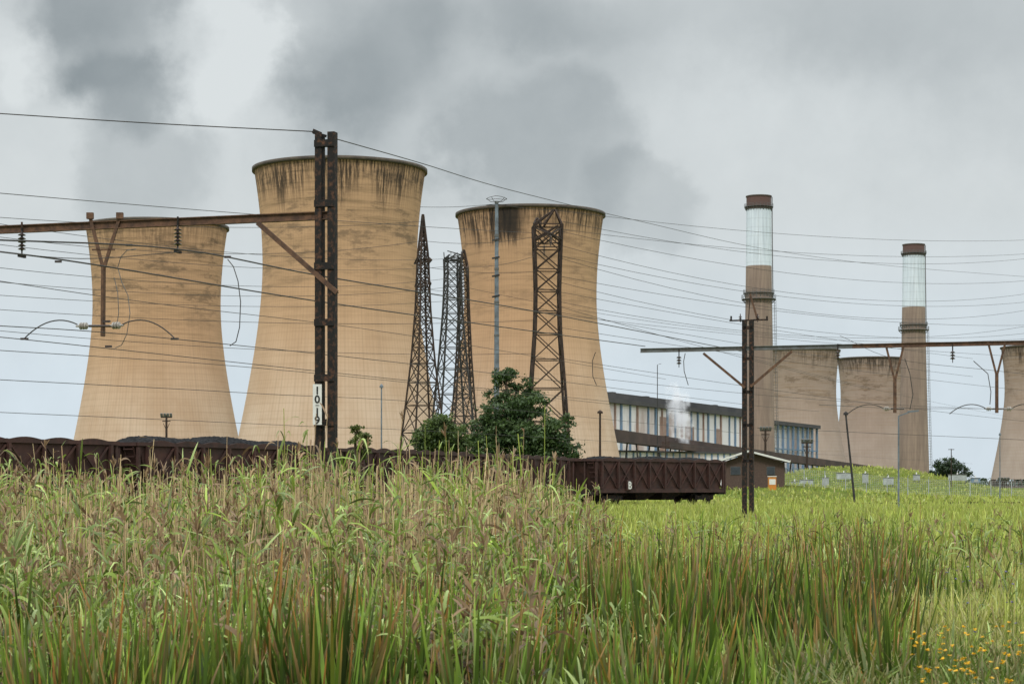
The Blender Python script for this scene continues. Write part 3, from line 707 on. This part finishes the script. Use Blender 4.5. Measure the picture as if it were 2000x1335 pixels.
groups=[]
G1=(.115,.190,.020); G2=(.27,.36,.055); GD=(.028,.065,.013); TAN=(.38,.26,.14); STRAW=(.60,.47,.26); BR=(.16,.09,.05); ORG=(.52,.21,.05); YG=(.42,.45,.10); PALE=(.52,.62,.28)
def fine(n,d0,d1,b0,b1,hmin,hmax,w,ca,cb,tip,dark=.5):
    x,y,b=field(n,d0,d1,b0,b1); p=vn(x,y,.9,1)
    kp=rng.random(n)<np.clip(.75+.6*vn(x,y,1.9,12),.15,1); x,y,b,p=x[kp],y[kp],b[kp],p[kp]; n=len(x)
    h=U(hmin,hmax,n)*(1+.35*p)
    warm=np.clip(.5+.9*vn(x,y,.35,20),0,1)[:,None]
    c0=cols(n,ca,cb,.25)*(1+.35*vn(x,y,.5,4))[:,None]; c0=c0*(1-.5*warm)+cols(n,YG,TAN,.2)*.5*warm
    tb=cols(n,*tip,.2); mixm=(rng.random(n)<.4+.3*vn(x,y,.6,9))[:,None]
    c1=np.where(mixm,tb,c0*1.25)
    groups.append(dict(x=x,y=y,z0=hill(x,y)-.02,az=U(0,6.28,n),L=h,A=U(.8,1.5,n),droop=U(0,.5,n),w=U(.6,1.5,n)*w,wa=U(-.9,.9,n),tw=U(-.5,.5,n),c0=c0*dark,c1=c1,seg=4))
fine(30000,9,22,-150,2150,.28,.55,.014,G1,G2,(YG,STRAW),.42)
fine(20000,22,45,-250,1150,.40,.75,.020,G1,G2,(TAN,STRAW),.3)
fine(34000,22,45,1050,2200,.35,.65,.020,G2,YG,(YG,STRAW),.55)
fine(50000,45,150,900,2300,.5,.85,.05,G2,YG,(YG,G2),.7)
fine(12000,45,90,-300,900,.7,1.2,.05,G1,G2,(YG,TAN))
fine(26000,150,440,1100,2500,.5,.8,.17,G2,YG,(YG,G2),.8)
def reeds(n,d0,d1,b0,b1,hf,lk=5,rag=.10):
    x,y,b=field(n,d0,d1,b0,b1)
    keep=rng.random(n)<np.clip(.52+.95*vn(x,y,1.3,2),.04,1); x,y,b=x[keep],y[keep],b[keep]; n=len(x)
    H=hf(x,y,b)*U(.66,1.05,n)*(1+rag*np.maximum(0,rng.normal(0,1,n)-.6))
    dead=rng.random(n)<.60
    lean=U(1.36,1.57,n); az=U(0,6.28,n)
    c0=np.where(dead[:,None],cols(n,BR,TAN,.3),cols(n,BR,G1,.2)); c1=np.where(dead[:,None],cols(n,STRAW,TAN,.25),cols(n,G2,YG,.2))
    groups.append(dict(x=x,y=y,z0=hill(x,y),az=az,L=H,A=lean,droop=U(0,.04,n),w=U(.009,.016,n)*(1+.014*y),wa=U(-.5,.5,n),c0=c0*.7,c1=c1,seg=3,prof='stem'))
    k=lk; N=n*k; idx=np.repeat(np.arange(n),k); fr=U(.2,.98,N)**.7
    hx=x[idx]+np.cos(az[idx])*H[idx]*np.cos(lean[idx])*fr*(1-.15*fr); hy=y[idx]+np.sin(az[idx])*H[idx]*np.cos(lean[idx])*fr*(1-.15*fr)
    hz=H[idx]*np.sin(lean[idx])*fr
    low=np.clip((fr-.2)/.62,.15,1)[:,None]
    deadl=(dead[idx]&(rng.random(N)<.45))|((fr<.6)&(rng.random(N)<.6))
    bri=U(.4,1.4,N)[:,None]
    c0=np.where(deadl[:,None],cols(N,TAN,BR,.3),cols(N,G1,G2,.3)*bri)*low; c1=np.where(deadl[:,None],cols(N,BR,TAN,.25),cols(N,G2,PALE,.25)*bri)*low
    hide=np.where(dead[idx]&(rng.random(N)<.55),.35,1.0)
    groups.append(dict(x=hx,y=hy,z0=hz,az=U(0,6.28,N),L=U(.28,.70,N)*hide,A=U(.4,1.35,N),droop=U(.2,1.1,N),w=U(.020,.040,N)*(1+.004*hy),wa=U(-1.2,1.2,N),tw=U(-.9,.9,N),c0=c0,c1=c1,seg=5))
    s=rng.random(n)<.14; xs,ys,az2,H2,l2=x[s],y[s],az[s],H[s],lean[s]; q=9; M_=len(xs); idx=np.repeat(np.arange(M_),q)
    px=xs[idx]+np.cos(az2[idx])*H2[idx]*np.cos(l2[idx])*.85; py=ys[idx]+np.sin(az2[idx])*H2[idx]*np.cos(l2[idx])*.85; pz=H2[idx]*np.sin(l2[idx])*.96+U(-.05,.1,M_*q)
    groups.append(dict(x=px,y=py,z0=pz,az=U(0,6.28,M_*q),L=U(.1,.25,M_*q),A=U(.8,1.5,M_*q),droop=U(.1,.5,M_*q),w=U(.012,.03,M_*q),wa=U(-1,1,M_*q),c0=cols(M_*q,TAN,BR,.2),c1=cols(M_*q,TAN,BR,.2),seg=3,prof='plume'))
def hf(x,y,b):
    h=.82+1.24*ssm(y,15,31)
    edge=ssm(b,1230,1030); low=.5+.30*ssm(y,30,20)
    h=h*(low+(1-low)*edge)
    return h*(1+.18*vn(x,y,1.3,7))+(.26*ssm(np.abs(b-600),110,0)+.16*ssm(np.abs(b-900),130,0)-.16*ssm(np.abs(b-300),260,0))*ssm(y,20,30)
reeds(3700,26,40,-400,1190,hf,5,.18)
reeds(2100,17,26,-250,1130,hf,6,.14)
reeds(800,13.5,17,-150,1050,lambda x,y,b: .70+.28*vn(x,y,.9,5),7)
reeds(650,24,60,1150,2150,lambda x,y,b: .8+.35*vn(x,y,.5,3))
n=3600; x,y,b=field(n,18,36,-300,1160); h=hf(x,y,b)*U(.6,.98,n); dk=cols(n,STRAW,TAN,.3)
groups.append(dict(x=x,y=y,z0=hill(x,y),az=U(0,6.28,n),L=h,A=U(1.3,1.57,n),droop=np.where(rng.random(n)<.2,U(.1,.4,n),0),w=U(.012,.022,n),wa=U(-.4,.4,n),c0=dk*.55,c1=dk,seg=4,prof='stem'))
def cattails(nc,d0,d1,b0,b1,h0,h1,per=26,spread=.13):
    x,y,b=field(nc,d0,d1,b0,b1); N=nc*per; idx=np.repeat(np.arange(nc),per)
    X=x[idx]+rng.normal(0,spread,N); Y=y[idx]+rng.normal(0,spread,N); s=U(.6,1.18,nc)[idx]
    tipo=rng.random(N)<.42; br=U(.5,1.7,nc)[idx][:,None]*U(.6,1.35,N)[:,None]
    c0=cols(N,GD,G1,.3)*br; c1=np.where(tipo[:,None],cols(N,ORG,TAN,.3),cols(N,G1,G2,.25)*br)
    dx=X-x[idx]; dy=Y-y[idx]
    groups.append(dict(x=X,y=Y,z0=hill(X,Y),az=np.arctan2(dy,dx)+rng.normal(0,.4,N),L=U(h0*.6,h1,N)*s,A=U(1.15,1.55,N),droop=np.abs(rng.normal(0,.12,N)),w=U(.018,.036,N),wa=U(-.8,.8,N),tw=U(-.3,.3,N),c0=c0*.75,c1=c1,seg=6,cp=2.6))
cattails(62,18,22,1000,1740,1.0,1.55)
cattails(50,12.5,16,330,1010,.85,1.3)
cattails(24,11.5,15,40,340,.75,1.15)
cattails(30,13,18,1000,1780,.7,1.15)
cattails(30,22,30,1180,1800,.9,1.3)
cattails(30,24,40,1500,2050,.9,1.35)
cattails(30,16,24,-60,950,.9,1.3)
def broad(n,d0,d1,b0,b1,h0,h1,zz=.5,ca=G1,cb=G2):
    x,y,b=field(n,d0,d1,b0,b1); k=rng.random(n)<np.clip(.35+1.1*vn(x,y,1.0,5),0,1); x,y=x[k],y[k]; n=len(x); bri=U(.5,1.4,n)[:,None]
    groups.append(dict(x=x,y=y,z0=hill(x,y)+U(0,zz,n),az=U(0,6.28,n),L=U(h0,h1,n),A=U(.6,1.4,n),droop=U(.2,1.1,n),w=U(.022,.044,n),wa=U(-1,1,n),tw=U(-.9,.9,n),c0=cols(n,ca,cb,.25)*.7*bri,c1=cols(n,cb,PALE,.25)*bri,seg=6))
broad(8500,15,26,-150,1300,.4,.85); broad(4200,11,20,1250,2150,.25,.6,.2); broad(2500,11,15,-100,1200,.35,.7,.2)
broad(3600,22,45,1150,2150,.4,.8,.3); broad(900,17,22,-80,60,.8,1.3,.7)
blade_mesh("tall_grass",groups,M['leaf'])

groups=[]
n=6000; x,y,b=field(n,11,17,1550,2150)
groups.append(dict(x=x,y=y,z0=hill(x,y)+U(0,.35,n),az=U(0,6.28,n),L=U(.12,.35,n),A=U(.5,1.4,n),droop=U(0,.6,n),w=U(.010,.026,n),wa=U(-1,1,n),c0=cols(n,GD,G1,.2),c1=cols(n,G1,TAN,.25),seg=3))
def heads(nc,d0,d1,b0,b1,z0,z1,col,r,q=7):
    x,y,b=field(nc,d0,d1,b0,b1); z=U(z0,z1,nc); N=nc*q; idx=np.repeat(np.arange(nc),q)
    groups.append(dict(x=x,y=y,z0=np.zeros(nc),az=U(0,6.28,nc),L=z,A=np.full(nc,1.57),droop=np.zeros(nc),w=np.full(nc,.005),wa=U(-1,1,nc),c0=cols(nc,GD,G1,.1),c1=cols(nc,GD,G1,.1),seg=2,prof='stem'))
    groups.append(dict(x=x[idx],y=y[idx],z0=z[idx]-.003,az=np.tile(np.linspace(0,6.28,q,endpoint=False),nc),L=np.full(N,r),A=U(.1,.9,N),droop=U(0,.4,N),w=np.full(N,r*.9),wa=np.tile(np.linspace(0,6.28,q,endpoint=False),nc)+1.57,c0=cols(N,*col,.1),c1=cols(N,*col,.1),seg=2,prof='plume'))
heads(110,11,15.0,1780,2080,.48,.72,((.85,.50,.02),(.7,.42,.02)),.024)
heads(24,14,22,1830,2060,.6,1.0,((.2,.14,.4),(.14,.1,.3)),.020)
heads(60,60,130,1500,2050,.9,1.1,((.35,.2,.08),(.3,.2,.08)),.05)
blade_mesh("wildflowers",groups,M['leaf'])

# ---------------------------------------------------------------- trees
def tree(name,img_x,d,base_row,clumps,leaf,nleaf,dark=(.018,.045,.014),light=(.06,.11,.03),trunk=True):
    base=Vector(((img_x-1000)/F*d,d,float(hill((img_x-1000)/F*d,d)))); mb=MB(); k=d/F
    Cs=[]
    for (cx,ce,rx,rz) in clumps:
        c=at(cx,ce,d); c.y+=random.uniform(-1,1)*rx*k*1.3; Cs.append((c,rx*k,rz*k))
    topc=max(Cs,key=lambda c:c[0].z)[0]; tip=Vector((topc.x,topc.y,topc.z)); H=tip.z-base.z
    prev=base; rr=max(.06,H*.022)
    for i in range(1,7):
        t=i/6; p=base.lerp(tip,t)+Vector((random.uniform(-.02,.02)*H,random.uniform(-.02,.02)*H,0)); mb.cyl(prev-Vector((0,0,.1)),p,rr*(1.08-.9*(i-1)/6),rr*(1.08-.9*t),M['bark'],8); prev=p
    for c,rx,rz in Cs:
        s=base.lerp(tip,max(.1,min(.8,(c.z-base.z)/H*.6))); mid=s.lerp(c,.5)+Vector((0,0,.04*H)); mb.cyl(s,mid,rr*.45,rr*.3,M['bark'],6); mb.cyl(mid,c,rr*.3,rr*.1,M['bark'],6)
        for _ in range(6):
            q=c+Vector((random.gauss(0,.5)*rx,random.gauss(0,.5)*rx,random.gauss(0,.5)*rz)); mb.cyl(mid.lerp(c,.6),q,rr*.12,rr*.04,M['bark'],5)
    ob=mb.obj(name,base)
    wts=np.array([rx*rx*rz for _,rx,rz in Cs])**.7; wts/=wts.sum()
    P=[];Cc=[]
    nsub=int(nleaf/45)
    for s in range(nsub):
        c,rx,rz=Cs[rng.choice(len(Cs),p=wts)]
        v=rng.normal(0,1,3); v/=np.linalg.norm(v); rad=rng.random()**.4*1.08
        o=np.array(c)+v*np.array([rx,rx,rz])*rad
        sr=rng.uniform(.12,.26)*rx+leaf*.6
        pts=o+rng.normal(0,1,(45,3))*np.array([sr,sr,sr*.6])*.75
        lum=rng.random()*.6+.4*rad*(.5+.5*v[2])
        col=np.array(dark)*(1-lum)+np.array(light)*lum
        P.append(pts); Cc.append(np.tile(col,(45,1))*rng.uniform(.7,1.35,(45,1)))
    P=np.concatenate(P);Cc=np.concatenate(Cc);n=len(P)
    a=rng.normal(0,1,(n,3));a/=np.linalg.norm(a,axis=1)[:,None]; b=np.cross(a,rng.normal(0,1,(n,3)));b/=np.linalg.norm(b,axis=1)[:,None]
    sz=rng.uniform(.5,1.2,(n,1))*leaf; bw=.45
    quad=np.stack([P-a*sz,P+b*sz*bw,P+a*sz,P-b*sz*bw],1).reshape(-1,3)-np.array(base)
    me=bpy.data.meshes.new("foliage"); me.vertices.add(n*4); me.vertices.foreach_set("co",quad.astype(np.float32).ravel())
    me.loops.add(n*4); me.loops.foreach_set("vertex_index",np.arange(n*4,dtype=np.int32)); me.polygons.add(n); me.polygons.foreach_set("loop_start",np.arange(0,n*4,4,dtype=np.int32)); me.update(calc_edges=True)
    ca=me.color_attributes.new("Col",'FLOAT_COLOR','POINT'); cc=np.ones((n*4,4),np.float32); cc[:,:3]=np.repeat(Cc,4,0); ca.data.foreach_set("color",cc.ravel())
    me.materials.append(M['treeleaf']); fo=bpy.data.objects.new("foliage",me); scene.collection.objects.link(fo); fo.parent=ob
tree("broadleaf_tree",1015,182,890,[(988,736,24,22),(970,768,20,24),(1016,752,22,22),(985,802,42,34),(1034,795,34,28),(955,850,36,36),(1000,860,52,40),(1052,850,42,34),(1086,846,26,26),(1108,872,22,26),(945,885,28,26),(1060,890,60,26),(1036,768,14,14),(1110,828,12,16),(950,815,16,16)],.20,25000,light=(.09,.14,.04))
tree("bush",862,178,880,[(858,832,26,22),(835,855,26,22),(880,850,26,22),(905,868,16,20),(902,838,10,14),(820,868,14,16),(862,880,48,20)],.17,11000,dark=(.03,.055,.015),light=(.12,.17,.045))
tree("sapling",702,60,880,[(696,832,9,10),(708,848,11,10),(692,860,12,12),(712,868,12,10),(702,885,14,14)],.07,1100,dark=(.07,.10,.02),light=(.17,.2,.05))
tree("small_tree",1860,500,945,[(1840,910,16,14),(1862,912,20,16),(1880,925,16,14),(1852,930,26,12),(1830,925,10,10),(1850,898,9,7)],.35,5000,dark=(.015,.032,.014),light=(.04,.07,.025))
def treeline():
    n=9000; X=rng.uniform(-700,1100,n); Y=1900+rng.normal(0,30,n)+0*X; top=7+3.5*vn(X,Y*0,.02,3)+2*vn(X,Y*0,.11,1); Z=rng.random(n)*top
    a=rng.normal(0,1,(n,3));a/=np.linalg.norm(a,axis=1)[:,None]; b=np.cross(a,rng.normal(0,1,(n,3)));b/=np.linalg.norm(b,axis=1)[:,None]
    P=np.stack([X,Y,Z],1); sz=rng.uniform(1,2.6,(n,1)); q=np.stack([P-a*sz,P+b*sz,P+a*sz,P-b*sz],1).reshape(-1,3)
    me=bpy.data.meshes.new("distant_treeline"); me.from_pydata(q.tolist(),[],np.arange(n*4).reshape(-1,4).tolist())
    ca=me.color_attributes.new("Col",'FLOAT_COLOR','POINT'); cc=np.ones((n*4,4),np.float32); cc[:,:3]=np.repeat(np.array([[.06,.09,.06]])*rng.uniform(.6,1.3,(n,1)),4,0); ca.data.foreach_set("color",cc.ravel())
    me.materials.append(M['treeleaf']); o=bpy.data.objects.new("distant_treeline",me); scene.collection.objects.link(o)
treeline()

# ---------------------------------------------------------------- steam
def steam():
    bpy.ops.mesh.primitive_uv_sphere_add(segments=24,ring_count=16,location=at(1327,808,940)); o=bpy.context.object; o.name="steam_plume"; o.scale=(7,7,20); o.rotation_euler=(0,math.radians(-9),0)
    m=bpy.data.materials.new("steam"); m.use_nodes=True; nt=m.node_tree; nt.nodes.clear(); N=NB(nt)
    out=nt.nodes.new("ShaderNodeOutputMaterial"); v=nt.nodes.new("ShaderNodeVolumePrincipled"); v.inputs["Color"].default_value=(.99,.99,.99,1); v.inputs["Anisotropy"].default_value=0
    tc=nt.nodes.new("ShaderNodeTexCoord"); ln=nt.nodes.new("ShaderNodeVectorMath"); ln.operation='LENGTH'; nt.links.new(tc.outputs["Object"],ln.inputs[0])
    mp=nt.nodes.new("ShaderNodeMapping"); mp.inputs["Scale"].default_value=(1,1,2.4); nt.links.new(tc.outputs["Object"],mp.inputs[0])
    nz=N.noise(mp.outputs[0],1.7,7,.65); e=N.m('ADD',ln.outputs["Value"],N.m('MULTIPLY',N.m('SUBTRACT',nz,.5),3.2))
    den=N.mr(e,.85,.0,0,.26); nt.links.new(den,v.inputs["Density"])
    v.inputs["Emission Color"].default_value=(.9,.95,1,1); nt.links.new(N.m('MULTIPLY',den,.28),v.inputs["Emission Strength"])  # added glow stands in for multiply scattered light; steam itself emits none
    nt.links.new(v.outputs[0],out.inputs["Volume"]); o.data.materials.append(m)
steam()

# ---------------------------------------------------------------- world
def world():
    w=bpy.data.worlds.new("World"); scene.world=w; w.use_nodes=True; nt=w.node_tree; nt.nodes.clear(); N=NB(nt)
    tc=nt.nodes.new("ShaderNodeTexCoord"); g=tc.outputs["Generated"]; sp=nt.nodes.new("ShaderNodeSeparateXYZ"); nt.links.new(g,sp.inputs[0]); x,y,z=sp.outputs
    ya=N.m('MAXIMUM',N.m('ABSOLUTE',y),.03); u=N.m('DIVIDE',x,ya); v=N.m('DIVIDE',z,ya)
    w1=N.noise(g,11,8,.55); 
    off=nt.nodes.new("ShaderNodeVectorMath"); off.operation='ADD'; nt.links.new(g,off.inputs[0]); off.inputs[1].default_value=(7.3,2.1,4.4)
    w2=N.noise(off.outputs[0],11,8,.55); w3=N.noise(off.outputs[0],30,6,.6); w4=N.noise(off.outputs[0],4.5,9,.6)
    uu=N.m('ADD',u,N.m('ADD',N.m('MULTIPLY',N.m('SUBTRACT',w1,.5),.10),N.m('MULTIPLY',N.m('SUBTRACT',w3,.5),.030)))
    vv=N.m('ADD',v,N.m('ADD',N.m('MULTIPLY',N.m('SUBTRACT',w2,.5),.09),N.m('MULTIPLY',N.m('SUBTRACT',w3,.5),.024)))
    blobs=[(200,60,190,190,.34,.45),(110,-20,210,110,.16,.5),(260,190,120,120,.22,.45),(310,350,140,130,.22,.45),
      (700,70,200,230,.20,.35),(900,170,330,240,.18,.4),(1060,290,200,150,.18,.3),(1230,390,140,90,.17,.35),(640,230,150,170,.10,.5),
      (1500,0,700,150,.17,.8),(1900,60,420,200,.12,.7),(1330,560,190,200,.06,.8),(1500,200,600,200,.05,.9),
      (420,110,100,170,-.14,.4),(30,150,80,90,-.14,.4),(1100,20,200,80,.08,.6)]
    D=None
    for cx,cy,rx,ry,a,so in blobs:
        du=N.m('DIVIDE',N.m('SUBTRACT',uu,(cx-1000)/F),rx/F); dv=N.m('DIVIDE',N.m('SUBTRACT',vv,(HZ-cy)/F),ry/F)
        r=N.m('SQRT',N.m('ADD',N.m('MULTIPLY',du,du),N.m('MULTIPLY',dv,dv)))
        k=N.mr(r,1+so*.6,1-so*.8,0,a); D=k if D is None else N.m('ADD',D,k)
    D=N.m('ADD',N.m('ADD',D,.10),N.m('MULTIPLY',N.m('SUBTRACT',w4,.5),.42)); D=N.m('ADD',D,N.m('MULTIPLY',N.m('SUBTRACT',w3,.5),.14),clamp=True)
    lo=N.mix(N.mr(v,.15,.03),(.72,.76,.765),(.72,.82,.90))
    c=N.mix(D,lo,(.085,.120,.138))
    zb=N.mr(v,.3,1.6,1.0,2.6); mul=nt.nodes.new("ShaderNodeVectorMath"); mul.operation='SCALE'; nt.links.new(c,mul.inputs[0]); nt.links.new(zb,mul.inputs[3])
    b1=nt.nodes.new("ShaderNodeBackground"); nt.links.new(mul.outputs[0],b1.inputs[0]); b1.inputs[1].default_value=1.0
    sky=nt.nodes.new("ShaderNodeTexSky"); sky.sky_type='NISHITA'; sky.sun_disc=False; sky.sun_elevation=math.radians(46); sky.sun_rotation=math.radians(SUNROT)
    b2=nt.nodes.new("ShaderNodeBackground"); nt.links.new(sky.outputs[0],b2.inputs[0]); b2.inputs[1].default_value=.1
    mx=nt.nodes.new("ShaderNodeMixShader"); mx.inputs[0].default_value=.05; nt.links.new(b1.outputs[0],mx.inputs[1]); nt.links.new(b2.outputs[0],mx.inputs[2])
    o=nt.nodes.new("ShaderNodeOutputWorld"); nt.links.new(mx.outputs[0],o.inputs[0])
SUNROT=190
world()
sd=bpy.data.lights.new("sun",'SUN'); sd.energy=1.5; sd.angle=math.radians(12); sd.color=(1,.96,.90)
so=bpy.data.objects.new("sun",sd); scene.collection.objects.link(so)
a=math.radians(SUNROT); el=math.radians(46); to=Vector((math.sin(a)*math.cos(el),math.cos(a)*math.cos(el),math.sin(el)))
so.rotation_euler=to.to_track_quat('Z','Y').to_euler()

cam=bpy.data.cameras.new("camera"); cam.lens=70; cam.sensor_width=36; cam.shift_y=(HZ-667.5)/2000; cam.clip_end=20000; cam.clip_start=.1
cam.dof.use_dof=True; cam.dof.focus_distance=80; cam.dof.aperture_fstop=9
co=bpy.data.objects.new("camera",cam); co.location=(0,0,EYE); co.rotation_euler=(math.pi/2,0,0); scene.collection.objects.link(co); scene.camera=co
scene.view_settings.view_transform='Standard'; scene.view_settings.look='None'; scene.view_settings.exposure=0
